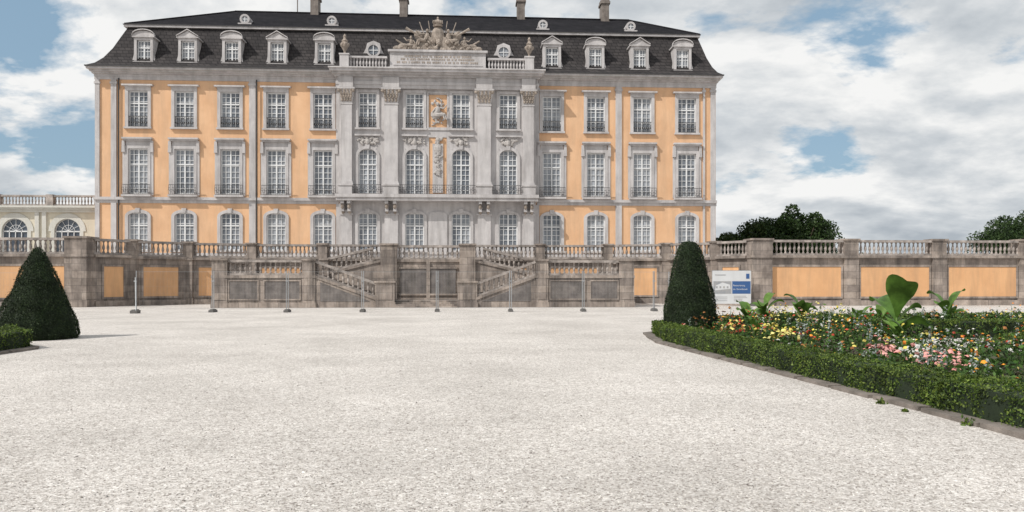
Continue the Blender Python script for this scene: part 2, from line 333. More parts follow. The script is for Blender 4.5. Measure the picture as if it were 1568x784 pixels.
# ---- risalit (centre projection)
RX0,RX1=-7.75,7.8; rh=[]
for x in (-5.53,-1.84,1.84,5.6):
    window(x,YR,3.9,6.88,1.5,.3,.22); rh.append((x-.75,x+.75,3.9,6.88))
    window(x,YR,8.3,11.95,1.45,.6,.22,sill=False); rh.append((x-.725,x+.725,8.3,11.95))
    window(x,YR,13.6,16.4,1.42,0,.22,grill=.85); rh.append((x-.71,x+.71,13.6,16.4))
    ST.box(x-1.0,x+1.0,YR-.22,YR+.02,12.95,13.08)
rh2=rh+[(-.72,.72,13.7,16.3),(-.7,.7,8.4,12.9)]
wall(ST,RX0,RX1,ZT,16.8,YR,rh2)
WA.box(-.72,.72,YR+.06,YR+.2,13.7,16.3); WA.box(-.7,.7,YR+.06,YR+.2,8.4,12.9)
ST.box(-.42,.42,YR-.02,YR+.1,8.5,12.4)
ST.box(RX0,RX0+.2,YR+.003,YF+.3,ZT,16.8); ST.box(RX1-.2,RX1,YR+.003,YF+.3,ZT,16.8)
for s_ in (-1,1):
    ST.box(s_*.8-.07,s_*.8+.07,YR-.06,YR+.03,13.6,16.4)
ST.box(-.87,.87,YR-.07,YR+.03,16.4,16.52); ST.box(-.87,.87,YR-.07,YR+.03,13.46,13.6)
K=10
ST.prism([(-.75,3.6),(.75,3.6),(.75,6.7)]+[(.75*math.cos(math.pi*k/K),6.7+.3*math.sin(math.pi*k/K)) for k in range(1,K)]+[(-.75,6.7)],YR-.1,YR+.02)
for x,w in ((-7.15,.85),(-3.66,1.05),(3.68,1.05),(7.2,.85)):
    ST.box(x-w/2,x+w/2,YR-.3,YR+.02,9.2,15.4)
    ST.box(x-w/2-.1,x+w/2+.1,YR-.42,YR+.02,9.02,9.2); ST.box(x-w/2-.05,x+w/2+.05,YR-.36,YR+.02,9.2,9.34)
    ST.box(x-w/2-.1,x+w/2+.1,YR-.9,YR+.02,8.3,9.02); ST.box(x-w/2-.16,x+w/2+.16,YR-.96,YR-.2,8.93,9.06)
    ST.box(x-w/2-.05,x+w/2+.05,YR-.34,YR+.02,15.4,15.5)
    ST.add([(x-w/2,YR-.3,15.5),(x+w/2,YR-.3,15.5),(x+w/2,YR,15.5),(x-w/2,YR,15.5),(x-w/2-.2,YR-.55,16.55),(x+w/2+.2,YR-.55,16.55),(x+w/2+.2,YR,16.55),(x-w/2-.2,YR,16.55)],[(0,1,5,4),(1,2,6,5),(3,0,4,7)])
    ST.box(x-w/2-.25,x+w/2+.25,YR-.6,YR+.02,16.55,16.68)
    for r_,(zz,nn) in enumerate(((15.75,4),(16.05,5),(16.35,4))):
        for k in range(nn):
            xx=x-w/2-.05*r_+(w+.1*r_)*(k+.5)/nn; SC.ell((xx,YR-.36-.07*r_,zz),(.11,.07,.16)); SC.ell((xx,YR-.43-.07*r_,zz+.13),(.1,.06,.05))
    for s_ in (-1,1): SC.ell((x+s_*(w/2+.12),YR-.52,16.43),(.14,.1,.14))
    ST.box(x-w/2,x+w/2,YR-.22,YR+.02,ZT,7.1)
    for s_ in (-1,1):
        xc=x+s_*w*.3
        ST.box(xc-.13,xc+.13,YR-.85,YR,7.55,7.78); ST.prism([(xc-.13,6.95),(xc+.13,6.95),(xc+.13,7.55),(xc-.13,7.55)],YR-.62,YR)
        SC.ell((xc,YR-.6,7.35),(.15,.2,.22)); SC.ell((xc,YR-.3,6.95),(.13,.18,.2))
    ST.box(x-w/2-.08,x+w/2+.08,YR-.3,YR+.02,6.7,6.82)
ST.box(RX0-.1,RX1+.1,YR-.95,YR+.02,7.78,8.02); ST.box(RX0-.16,RX1+.16,YR-1.05,YR+.02,8.02,8.28)
for a_,b_ in ((-6.6,-4.3),(-3.0,3.0),(4.3,6.65)):
    railing(a_,b_,YR-.85,8.3,9.03)
for pr,z0,z1 in ((.32,16.68,16.95),(.38,16.95,17.2),(.28,17.2,17.55),(.5,17.55,17.7),(.75,17.7,17.86),(1.0,17.86,18.06)):
    ST.box(RX0-pr*.6,RX1+pr*.6,YR-pr,YF+.5,z0,z1+.001)
for x,w in ((-7.15,.85),(-3.66,1.05),(3.68,1.05),(7.2,.85)): ST.box(x-w/2-.12,x+w/2+.12,YR-.55,YR,16.7,17.52)
ST.box(RX0-.7,RX1+.7,YR-1.1,YF+1,18.06,18.16)
# attic
ST.box(-3.75,3.8,YR-.35,YF+2.2,18.16,19.55); ST.box(-3.9,3.95,YR-.5,YF+2.2,19.55,19.72); ST.box(-3.85,3.9,YR-.45,YR,18.16,18.36)
ST.box(-3.5,3.55,YR-.39,YR-.3,18.5,18.56); ST.box(-3.5,3.55,YR-.39,YR-.3,19.34,19.4)
for r_,zz in enumerate((18.75,19.0,19.22)):
    xx=-3.2+.3*r_
    while xx<3.2-.3*r_:
        ww=random.choice((.05,.09,.12)); SC.box(xx,xx+ww,YR-.375,YR-.34,zz-.07,zz+.07); xx+=ww+random.choice((.05,.06,.16))
for s_ in (-1,1):
    balrow(ST,(s_*3.95,YR-.45),(s_*6.9,YR-.45),18.16,18.16,.95,.24,.26)
    ST.box(s_*7.25-.35,s_*7.25+.35,YR-.8,YR-.1,18.16,19.15); ST.box(s_*7.25-.4,s_*7.25+.4,YR-.85,YR-.05,19.15,19.25)
    SC.lathe(s_*7.25,YR-.45,19.25,[(.16,0),(.16,.08),(.07,.16),(.1,.25),(.28,.6),(.3,.85),(.2,.95),(.26,1.05),(.16,1.15),(.1,1.3),(.14,1.42),(.03,1.6)],10)
    for k in range(6): SC.ell((s_*7.25+.26*math.cos(k),YR-.45+.26*math.sin(k),20.0),(.12,.12,.16))
def figure(b,x,y,z,lean,h,sx):
    """seated allegorical figure: pelvis, torso, head, bent legs, arm raised"""
    b.ell((x,y,z+.28*h),(.26*h,.22*h,.2*h)); b.ell((x+lean*.15*h,y,z+.6*h),(.19*h,.15*h,.32*h),tilt=-lean*.3)
    b.ell((x+lean*.22*h,y-.03,z+1.02*h),(.11*h,.12*h,.14*h)); b.tube((x+lean*.18*h,y,z+.8*h),(x+lean*.22*h,y,z+.98*h),.06*h)
    for k in (0,1):
        kx=x+sx*(.38+.14*k)*h; b.tube((x,y-.1-.1*k,z+.28*h),(kx,y-.25-.05*k,z+.36*h-.06*k),.13*h,.09*h); b.tube((kx,y-.25,z+.36*h-.06*k),(kx+sx*.12*h,y-.3,z-.05),.09*h,.05*h)
    b.tube((x+lean*.2*h+sx*.14*h,y-.05,z+.8*h),(x+sx*.42*h,y-.12,z+.72*h),.06*h,.05*h); b.tube((x+sx*.42*h,y-.12,z+.72*h),(x+sx*.66*h,y-.15,z+.98*h),.05*h,.035*h)
    b.tube((x-sx*.1*h,y,z+.8*h),(x-sx*.3*h,y-.1,z+.5*h),.06*h,.045*h)
    b.ell((x-sx*.1*h,y+.1,z+.35*h),(.34*h,.2*h,.34*h))
ys=YR-.05; zb=19.72
SC.ell((0,ys,zb+1.25),(.52,.3,.72),n=12,k=8); SC.ell((0,ys-.2,zb+1.25),(.36,.18,.52),n=12,k=8)
SC.lathe(0,ys,zb+1.95,[(.34,0),(.4,.1),(.3,.14),(.42,.3),(.36,.46),(.12,.56),(.06,.62),(.1,.7),(.02,.8)],10)
for k in range(7): SC.ell((-.36+.12*k,ys-.3,zb+2.25),(.05,.08,.14))
for s_ in (-1,1):
    figure(SC,s_*.95,ys,zb+.45,-s_*.5,1.15,s_); figure(SC,s_*2.05,ys,zb+.1,s_*.3,.95,s_)
    SC.tube((s_*1.5,ys-.2,zb+1.2),(s_*2.5,ys-.2,zb+1.75),.04,.12); SC.tube((s_*.9,ys+.1,zb+.8),(s_*1.45,ys+.1,zb+2.35),.04)
    SC.tube((s_*.5,ys+.1,zb+.8),(s_*.75,ys+.1,zb+2.45),.035); SC.ell((s_*1.5,ys+.12,zb+1.2),(.35,.15,.5),tilt=-s_*.5)
    SC.ell((s_*2.75,ys,zb+.32),(.42,.28,.3)); SC.ell((s_*3.2,ys-.05,zb+.2),(.35,.22,.2)); SC.tube((s_*2.4,ys,zb+.3),(s_*3.3,ys-.1,zb+.85),.1,.05)
    SC.prism([(s_*.2,zb),(s_*3.6,zb),(s_*3.3,zb+.22),(s_*2.2,zb+.4),(s_*1.2,zb+.65),(s_*.2,zb+1.3)][::s_],ys-.2,ys+.35)
for k in range(60):
    x=random.uniform(-3.2,3.2); t=1-abs(x)/3.5
    SC.ell((x,ys-.22+random.uniform(-.1,.1),zb+random.uniform(.05,.15+1.0*t)),(random.uniform(.08,.22),.14,random.uniform(.08,.2)),n=6,k=4,tilt=random.uniform(-1,1))
def relief(cx,y,z0,z1,w,n,taper=0):
    for k in range(n):
        t=random.random(); ww=w*(1-taper*(1-t)); SC2.ell((cx+max(-w*.6,min(w*.6,random.gauss(0,ww*.3))),y,z0+(z1-z0)*t),(random.uniform(.05,.14),.09,random.uniform(.06,.2)),n=6,k=4,tilt=random.uniform(-1.5,1.5))
SC2=B()
figure(SC2,-.05,YR-.05,14.3,.2,1.2,1); relief(0,YR+.02,13.9,16.0,.7,38)
relief(0,YR-.06,9.9,12.9,.6,70,.5); SC2.ell((0,YR-.06,12.0),(.32,.12,.4)); SC2.ell((0,YR-.06,12.7),(.2,.12,.2))
for x in (-5.53,-1.84,1.84,5.6): relief(x,YR-.06,12.35,12.85,1.3,30); SC2.ell((x,YR-.1,12.45),(.18,.15,.26))
SC.make('roof_sculptures_and_capitals',[SCUL],pal)
RELM=surf('relief_stone',(.40,.375,.36),(.52,.49,.47),2,.85,(.16,.145,.13),.5,False,.2,12)
SC2.make('wall_reliefs',[RELM],pal)
ST.make('stone_trim',[STON],pal); WA.make('stucco_walls',[STUC],pal); WH.make('window_bars',[WPNT],pal); GL.make('window_glass',[GLASS],pal); IR.make('ironwork',[IRON],pal)
# ================================================================ ORANGERIE WING
org=empty('orangerie_wing'); ST=B();WH=B();GL=B();IR=B()
YO=63.2; oh=[]; WO=B()
for k in range(8):
    x=-29.5-4.05*k; K=12; r=1.0; zs=5.45
    GL.add([(x-r,YO+.2,ZT),(x+r,YO+.2,ZT),(x+r,YO+.2,zs+r),(x-r,YO+.2,zs+r)],[(0,1,2,3)]); oh.append((x-r,x+r,ZT,zs+r))
    for i in range(K):
        q=[(math.cos(math.pi*j/K),math.sin(math.pi*j/K)) for j in (i,i+1)]
        ST.prism([(x+r*q[0][0],zs+r*q[0][1]),(x+(r+.45)*q[0][0],zs+(r+.45)*q[0][1]),(x+(r+.45)*q[1][0],zs+(r+.45)*q[1][1]),(x+r*q[1][0],zs+r*q[1][1])],YO-.06,YO+.25)
    for s_ in (-1,1): ST.box(x+s_*1.13-.13,x+s_*1.13+.13,YO-.06,YO+.25,ZT,zs)
    for i in range(1,6):
        a=math.pi*i/6; WH.tube((x,YO+.15,zs),(x+.98*math.cos(a),YO+.15,zs+.98*math.sin(a)),.02,n=4)
    for i in range(K):
        a,b=math.pi*i/K,math.pi*(i+1)/K
        for rr in (.5,.96): WH.tube((x+rr*math.cos(a),YO+.15,zs+rr*math.sin(a)),(x+rr*math.cos(b),YO+.15,zs+rr*math.sin(b)),.02,n=4)
    WH.box(x-1,x+1,YO+.12,YO+.18,zs-.06,zs+.04)
    for i in range(5): WH.box(x-1+.47*i,x-1+.47*i+.06,YO+.12,YO+.17,ZT,zs)
    for s_ in (1.75,2.3): ST.box(x-s_-.16,x-s_+.16,YO-.15,YO+.02,ZT,6.95)
wall(WO,-62,-26.9,ZT,7.1,YO,oh); WO.box(-62,-26.9,YO+.6,YO+10,ZT,7.0)
for pr,z0,z1 in ((.2,6.95,7.15),(.35,7.15,7.3),(.5,7.3,7.45)): ST.box(-62.2,-26.95,YO-pr,YO+10,z0,z1)
x=-26.95
while x>-60:
    balrow(IR,(x,YO-.15),(x-3.5,YO-.15),7.45,7.45,.85,.24,.26); IR.box(x-4.05,x-3.5,YO-.35,YO+.05,7.45,8.35); x-=4.05
YELL=surf('orangerie_yellow_plaster',(.60,.55,.44),(.66,.61,.50),.8,.9,(.35,.32,.28),.4,True,.05)
DGL=surf('dark_orangerie_glass',(.05,.06,.08),(.12,.14,.17),1,.1,dirtamt=0,bump=0)
ST.make('stone_trim',[CREAM],org); WO.make('plaster_walls',[YELL],org); GL.make('window_glass',[DGL],org); WH.make('window_bars',[WPNT],org); IR.make('roof_balustrade',[SAND2],org)
# ================================================================ TERRACE
ter=empty('terrace_retaining_wall'); TW=B(); TP=B(); TB=B()
def twall(p,q,top,h=.95,panels=1):
    TW.seg(p,q,.6,0,top-h,0,top-h,off=.3); TW.seg(p,q,.9,0,.32,0,.32,off=.2); TW.seg(p,q,.86,top-h-.16,top-h+.002,top-h-.16,top-h+.002,off=.22)
    L=math.hypot(q[0]-p[0],q[1]-p[1]); d=((q[0]-p[0])/L,(q[1]-p[1])/L)
    def at(s): return (p[0]+d[0]*s,p[1]+d[1]*s)
    n=panels; cell=L/n
    for i in range(n):
        a=at(i*cell+.62); b=at((i+1)*cell-.62)
        TP.seg(a,b,.06,.55,2.38,.55,2.38,off=0)
        for z0,z1 in ((.43,.55),(2.38,2.5)): TW.seg(at(i*cell+.5),at((i+1)*cell-.5),.12,z0,z1,z0,z1,off=0)
        for s0 in (i*cell+.5,(i+1)*cell-.62): TW.seg(at(s0),at(s0+.12),.118,.55,2.38,.55,2.38,off=0)
    balrow(TB,(p[0]-d[1]*.1,p[1]+d[0]*.1),(q[0]-d[1]*.1,q[1]+d[0]*.1),top-h,top-h,h)
def tpost(x,y,top,w=.62,d=.7):
    TW.box(x-w/2,x+w/2,y-.14,y+d,0,top+.0); TW.box(x-w/2-.07,x+w/2+.07,y-.22,y+d+.07,top-.03,top+.08); TW.box(x-w/2-.08,x+w/2+.08,y-.23,y+d,0,.42); TW.box(x-w/2-.06,x+w/2+.06,y-.2,y+d,top-1.12,top-.96)
T=4.03
for s_ in (-1,1):
    xs=[20.3+5.6*k for k in range(8)]
    for k in range(7):
        a,b=s_*xs[k],s_*xs[k+1]; twall((min(a,b),46),(max(a,b),46),T)
        if k: tpost(s_*xs[k]-.0,46,T,.9)
    tpost(s_*xs[7],46,T); tpost(s_*20.25,45.85,T,1.25,1.2)
    P=[(19.65,46.6),(18.3,48.7),(15.6,50.6),(11.9,51.8),(7.3,52.0),(2.75,52.0)]
    tops=[T,T-.03,T-.06,T-.08,T-.08]
    for k in range(5):
        a,b=(s_*P[k][0],P[k][1]),(s_*P[k+1][0],P[k+1][1])
        if s_>0: a,b=b,a
        twall(a,b,tops[k])
        if k: tpost(s_*P[k][0],P[k][1]-.05,tops[k],.6)
TF=B(); TF.add([(-60,46.4,3.06),(-19.9,46.4,3.06),(-18.5,49,3.06),(-15.7,51,3.06),(-11.9,52.2,3.06),(11.9,52.2,3.06),(15.7,51,3.06),(18.5,49,3.06),(19.9,46.4,3.06),(60,46.4,3.06),(60,95,3.06),(-60,95,3.06)],[tuple(range(12))])
TF.make('terrace_floor',[GRAV],ter)
TW.make('stone_masonry',[SAND],ter); TP.make('plaster_panels',[PLAS],ter); TB.make('balustrade',[SAND2],ter)
# ================================================================ STAIRCASE
stc=empty('double_flight_staircase'); W=B(); BB=B(); DP=B()
def post(x,y,w,z0,z1,d=.6):
    W.box(x-w/2,x+w/2,y-.06,y+d,z0,z1); W.box(x-w/2-.06,x+w/2+.06,y-.13,y+d+.06,z1,z1+.1); W.box(x-w/2-.05,x+w/2+.05,y-.12,y+d,z0,z0+.3)
    W.box(x-w/2+.12,x+w/2-.12,y-.085,y-.05,z0+.45,z1-.15)
Yf=44.2
for s_ in (-1,1):
    X=lambda a: s_*a
    def bx(a,b,*r): W.box(min(s_*a,s_*b),max(s_*a,s_*b),*r)
    bx(6.3,12.0,Yf,50.0,0,1.83); bx(6.2,12.08,Yf-.1,50,0,.28); bx(6.25,12.06,Yf-.09,50.02,1.68,1.84)
    for a,b in ((7.15,9.1),(9.5,11.05)):
        DP.box(min(X(a),X(b)),max(X(a),X(b)),Yf-.03,Yf+.02,.5,1.5)
        for zz in (.42,1.5): bx(a-.08,b+.08,Yf-.06,Yf,zz,zz+.08)
        for xx in (a-.08,b): bx(xx,xx+.08,Yf-.058,Yf,.5,1.5)
    balrow(BB,(X(7.0),Yf+.2),(X(11.2),Yf+.2),1.84,1.84,.88); balrow(BB,(X(11.8),Yf+.6),(X(11.8),49.9),1.84,1.84,.88)
    post(X(11.6),Yf,.85,0,2.68); post(X(6.65),Yf,.72,0,2.68)
    pl=[(X(2.9),0),(X(6.3),0),(X(6.3),1.83),(X(2.9),.55)]
    W.prism(pl if s_>0 else pl[::-1],Yf,Yf+.42)
    pl=[(X(2.9),.44),(X(6.3),1.7),(X(6.3),1.85),(X(2.9),.6)]; W.prism(pl if s_>0 else pl[::-1],Yf-.06,Yf+.46)
    pl=[(X(3.2),.35),(X(6.0),.35),(X(6.0),1.45)]; DP.prism(pl if s_>0 else pl[::-1],Yf-.02,Yf+.1)
    balrow(BB,(X(2.9),Yf+.2),(X(6.3),Yf+.2),.58,1.84,.86)
    post(X(2.35),Yf,1.1,0,1.42,.8)
    n=11
    for i in range(n):
        a=1.9+(6.3-1.9)*i/n; bx(a,6.3,Yf+.43,46.38,0+.001*i,.3+(1.84-.3)*(i+1)/n-.012)
    for i in range(7):
        a=6.1-(6.1-2.8)*i/7; bx(2.8,a,46.8,49.9,0,1.84+(2.8-1.84)*(i+1)/7)
    pl=[(X(2.7),0),(X(6.2),0),(X(6.2),1.95),(X(2.7),2.8)]; W.prism(pl if s_>0 else pl[::-1],46.4,46.8)
    pl=[(X(2.7),2.68),(X(6.2),1.85),(X(6.2),2.0),(X(2.7),2.83)]; W.prism(pl if s_>0 else pl[::-1],46.33,46.86)
    balrow(BB,(X(3.3),46.6),(X(6.2),46.6),2.68,1.98,.86)
    post(X(2.35),46.25,.95,0,3.66,.7); post(X(6.2),46.3,.5,1.8,2.75,.6)
W.box(-2.7,2.7,46.45,52.3,0,2.8); W.box(-2.0,2.0,46.36,46.6,2.66,2.82); W.box(-1.9,1.9,46.34,46.5,0,.5)
for x0,x1 in ((-1.65,-.12),(.12,1.65)):
    DP.box(x0,x1,46.38,46.5,.75,2.25)
    for zz in (.65,2.25): W.box(x0-.1,x1+.1,46.34,46.45,zz,zz+.1)
W.box(-.11,.11,46.33,46.45,.5,2.66)
balrow(BB,(-1.88,46.6),(1.88,46.6),2.81,2.81,.86)
for i in range(4): W.box(-1.78,1.78,43.75+.32*i,46.3,.0,.1*(i+1)-.01)
W.make('masonry',[SAND],stc); BB.make('balusters',[SAND2],stc)
DKP=surf('dark_weathered_panel',(.11,.098,.095),(.23,.205,.19),2,.9,(.05,.045,.04),.7,True,.3)
DP.make('sunk_panels',[DKP],stc)
# ================================================================ CONSTRUCTION FENCE
def fence(name,pts,leg=None):
    f=B(); c=B()
    for (a,b) in zip(pts[:-1],pts[1:]):
        L=math.hypot(b[0]-a[0],b[1]-a[1]); d=((b[0]-a[0])/L,(b[1]-a[1])/L); g=.045
        P=lambda s,z:(a[0]+d[0]*s,a[1]+d[1]*s,z)
        for s in (g,L-g): f.tube(P(s,.08),P(s,2.03),.02)
        for z in (.2,1.98): f.tube(P(g,z),P(L-g,z),.006,n=4)
        n=int(L/.16)
        for i in range(1,n): f.tube(P(g+(L-2*g)*i/n,.2),P(g+(L-2*g)*i/n,1.98),.0014,n=3)
        for i in range(1,5): f.tube(P(g,.2+1.78*i/5),P(L-g,.2+1.78*i/5),.0014,n=3)
    for p in pts:
        c.box(p[0]-.11,p[0]+.11,p[1]-.34,p[1]+.34,0.004,.11); c.box(p[0]-.08,p[0]+.08,p[1]-.26,p[1]+.26,.11,.15); f.box(p[0]-.07,p[0]+.07,p[1]-.03,p[1]+.03,1.5,1.55)
    if leg:
        for x,y in leg: f.tube((x,y,1.7),(x+.4,y-.9,.1),.018); c.box(x+.25,x+.58,y-1.2,y-.82,.004,.14)
    e=empty(name); f.make('mesh_panels',[GALV],e); c.make('feet',[CONC],e); return e
xs=[-13.75+3.65*k for k in range(8)]
fence('construction_fence',[(x,38.3+.15*math.sin(k*2)) for k,x in enumerate(xs)]+[(13.4,41.6),(14.9,44.6)],[(xs[0],38.3)])
fence('construction_fence',[(-31.8,44.9),(-28.2,44.8),(-24.6,44.9),(-21.1,44.7)])
# ================================================================ BANNER
ban=empty('information_banner'); b=B()
BW=surf('banner_white',(.58,.59,.60),(.64,.65,.66),1,.6,dirtamt=.1,bump=.02); BBL=surf('banner_blue',(.03,.09,.24),(.04,.11,.28),1,.6,dirtamt=0,bump=0)
BG=surf('banner_grey_print',(.25,.27,.30),(.4,.38,.36),3,.6,dirtamt=0,bump=0)
x0,x1,y0=17.0,19.35,45.2
b.box(x0,x1,y0,y0+.02,.15,2.12,0); b.box(x0+1.2,x1-.03,y0-.006,y0,.75,1.5,1); b.box(x0+.05,x0+1.15,y0-.006,y0,.75,1.5,2)
b.prism([(x0+.15,.95),(x0+1.1,1.05),(x0+1.05,1.3),(x0+.6,1.42),(x0+.2,1.25)],y0-.012,y0-.007,0)
for i in range(4): b.box(x0+.2+.22*i,x0+.3+.22*i,y0-.02,y0-.013,1.08,1.2,2)
for i in range(4): b.box(x0+1.3,x0+1.3+random.uniform(.5,.85),y0-.008,y0-.002,.32+.09*i,.35+.09*i,2)
for i in range(3): b.box(x0+.15,x0+.9,y0-.008,y0-.002,.32+.11*i,.35+.11*i,2)
b.box(x1-.3,x1-.1,y0-.008,y0-.002,1.65,1.95,1); b.box(x0+.15,x0+.8,y0-.008,y0-.002,1.85,1.9,2)
for x in (x0,x1): b.tube((x,y0+.05,0),(x,y0+.05,2.15),.025,m=3); b.box(x-.13,x+.13,y0-.3,y0+.4,.004,.14,4)
b.tube((x0,y0+.05,2.13),(x1,y0+.05,2.13),.02,m=3)
b.make('panel',[BW,BBL,BG,GALV,CONC],ban)
for txt,z in (('Restaurierung',1.2),('der Gartenfassade',.98)):
    cu=bpy.data.curves.new('lettering','FONT'); cu.body=txt; cu.size=.14 if z<1.1 else .15; to=bpy.data.objects.new('lettering',cu); S.collection.objects.link(to)
    to.location=(x0+1.25,y0-.012,z); to.rotation_euler=(math.pi/2,0,0); cu.materials.append(BW); to.parent=ban; to.scale=(.85,1,1)
# ================================================================ GROUND
g=B(); g.add([(-1500,-300,0),(1500,-300,0),(1500,2500,0),(-1500,2500,0)],[(0,1,2,3)]); g.make('gravel_ground',[GRAV])
ico=[(0,0,.6),(.9,0,.1),(.3,.85,.05),(-.75,.5,.1),(-.7,-.55,.05),(.35,-.9,.1),(0,0,-.3)]
icf=[(0,1,2),(0,2,3),(0,3,4),(0,4,5),(0,5,1),(6,2,1),(6,3,2),(6,4,3),(6,5,4),(6,1,5)]
n=42000; r=4.2+16*RNG.random(n)**1.7; a=RNG.uniform(-.68,.68,n)+.0576
P=np.stack([2.37+r*np.sin(a),r*np.cos(a),np.full(n,.001)],1)
P=P[(P[:,0]<7.0)&(P[:,0]>-7.2)]
scatter('gravel_stones',ico,icf,P,RNG.uniform(.004,.009,len(P))*(1+1.1*(RNG.random(len(P))>.985)),PEB,tilt=.5)
# ================================================================ HEDGES
def wob(P,s=1.0): return .03*np.sin(P[:,0]*5.1*s+1)+.03*np.sin(P[:,1]*4.3*s+P[:,2]*6)+.02*np.sin(P[:,0]*11+P[:,1]*13)
def hedge(name,path,w=.5,h=.42,dens=1500,size=.034):
    e=empty(name); core=B(); PS=[];NS=[]
    for p,q in zip(path[:-1],path[1:]):
        p=np.array(p,float);q=np.array(q,float);L=np.linalg.norm(q-p);d=(q-p)/L;nn=np.array([-d[1],d[0]])
        core.seg(tuple(p-d*w*.35),tuple(q+d*w*.35),w-.1,0,h-.05,0,h-.05)
        for face,width in (('t',w),('l',h),('r',h)):
            k=int(L*width*dens); s=RNG.random(k)*(L+w*.6)-w*.3; u=RNG.random(k); base=p[None]+d[None]*s[:,None]
            if face=='t': xy=base+nn[None]*((u-.5)*w)[:,None]; z=h-.04*(np.abs(u-.5)*2)**4; N=np.tile([0,0,1.],(k,1))
            else:
                sg=1 if face=='l' else -1; xy=base+nn[None]*(sg*w/2); z=u*h; N=np.tile([nn[0]*sg,nn[1]*sg,0.1],(k,1))
            PP=np.column_stack([xy,z*np.ones(k)]); PP=PP+N*(wob(PP)+RNG.normal(0,.014,k)-.01+.035*(RNG.random(k)>.96))[:,None]; PP[:,2]=np.maximum(PP[:,2],.01); PS.append(PP);NS.append(N)
        for end,sg in ((p,-1),(q,1)):
            k=int(w*h*dens); xy=end[None]+d[None]*sg*w*.36+nn[None]*((RNG.random(k)-.5)*w)[:,None]; PP=np.column_stack([xy,RNG.random(k)*h]); PS.append(PP); NS.append(np.tile([d[0]*sg,d[1]*sg,.1],(k,1)))
    core.make('inner_twigs',[HCORE],e); leaves('leaves',np.vstack(PS),np.vstack(NS),size,BOX,e,flat=.45,aspect=.6); return e
hedge('box_hedge',[(8.55,5.0),(8.3,9.0),(7.62,19.0)],.6,.42,2300,.034)
hedge('box_hedge',[(7.62,19.1),(8.05,22.2),(10.2,24.8),(13,26.2),(32,27.5)],.5,.4,900,.05)
hedge('box_hedge',[(13.2,21.6),(15.5,20.6),(19,20.8),(26,21.4)],1.0,.48,900,.05)
hedge('box_hedge',[(11.8,23.8),(16,23.6),(28,24.6)],.8,.48,700,.055)
hedge('box_hedge',[(12.8,14.6),(14.5,16.0),(18,16.2)],.5,.42,1000,.045)
hedge('box_hedge',[(-8.6,7.0),(-8.0,18.2)],.5,.45,900,.045)
hedge('box_hedge',[(-8.0,18.3),(-9.0,19.3),(-16,20.4)],.55,.45,1500,.04)
def kerb(name,path,w=.24):
    k=B()
    for p,q in zip(path[:-1],path[1:]):
        L=math.hypot(q[0]-p[0],q[1]-p[1]); n=max(1,int(L/.95))
        for i in range(n):
            a,b=i/n+.006,(i+1)/n-.004; j=random.uniform(-.015,.015); hz=.05+random.uniform(-.01,.012)
            A=(p[0]+(q[0]-p[0])*a+j,p[1]+(q[1]-p[1])*a); Bq=(p[0]+(q[0]-p[0])*b+j,p[1]+(q[1]-p[1])*b); k.seg(A,Bq,w,-.05,hz,-.05,hz)
    return k.make(name,[KERB])
kerb('stone_kerb',[(8.12,5.0),(7.95,9.0),(7.2,19.1),(7.62,22.3),(9.9,25.2),(12.8,26.7),(32,28)])
kerb('stone_kerb',[(-8.2,7),(-7.6,18.3),(-8.7,19.1)])
s=B(); s.add([(8.15,5,.02),(7.98,9,.02),(7.3,19.1,.02),(7.75,22.3,.02),(10,25,.02),(12.9,26.5,.02),(32,27.8,.02),(32,5,.02)],[(0,7,6,5,4,3,2,1)])
s.add([(-8.2,5,.02),(-7.7,18.3,.02),(-8.8,19.15,.02),(-10,19.5,.02),(-30,22,.02),(-30,5,.02)],[tuple(range(6))]); s.make('flower_bed_soil',[SOIL])
gp=B(); gp.add([(12.6,17.6,.026),(32,17.6,.026),(32,19.8,.026),(13.4,19.9,.026)],[(0,1,2,3)]); gp.add([(12.5,25.0,.026),(31,26.2,.026),(31,27.2,.026),(13,25.8,.026)],[(0,1,2,3)]); gp.make('parterre_gravel_path',[GRAV])
# ================================================================ TOPIARY
def topiary(name,x,y,prof,dens,size):
    e=empty(name); c=B(); c.lathe(x,y,0,[(max(r-.06,.01),z) for r,z in prof],16); c.tube((x,y,0),(x,y,.4),.07)
    c.make('inner_twigs',[HCORE],e); PS=[];NS=[]
    for (r0,z0),(r1,z1) in zip(prof[:-1],prof[1:]):
        sl=math.hypot(r1-r0,z1-z0); k=int(math.pi*(r0+r1)*sl*dens)+5
        t=RNG.random(k); a=RNG.random(k)*2*math.pi; r=r0+(r1-r0)*t; z=z0+(z1-z0)*t
        N=np.stack([np.cos(a)*(z1-z0)/sl,np.sin(a)*(z1-z0)/sl,np.full(k,(r0-r1)/sl)],1)
        PP=np.stack([x+r*np.cos(a),y+r*np.sin(a),z],1); PP+=N*(.6*wob(PP,1.2)+RNG.normal(0,.014,k)+.05*(RNG.random(k)>.985))[:,None]; PS.append(PP);NS.append(N)
    leaves('needles',np.vstack(PS),np.vstack(NS),size,YEW,e,flat=.35,aspect=.4); return e
topiary('topiary_cone',-9.26,21.5,[(.93,.0),(.99,.12),(.92,.5),(.72,1.05),(.47,1.65),(.27,2.12),(.17,2.34),(.08,2.42),(.01,2.45)],3800,.04)
topiary('topiary_cone',8.52,21.0,[(.70,.0),(.74,.3),(.68,.9),(.56,1.5),(.41,2.05),(.32,2.4),(.26,2.56),(.16,2.63),(.01,2.65)],3800,.04)
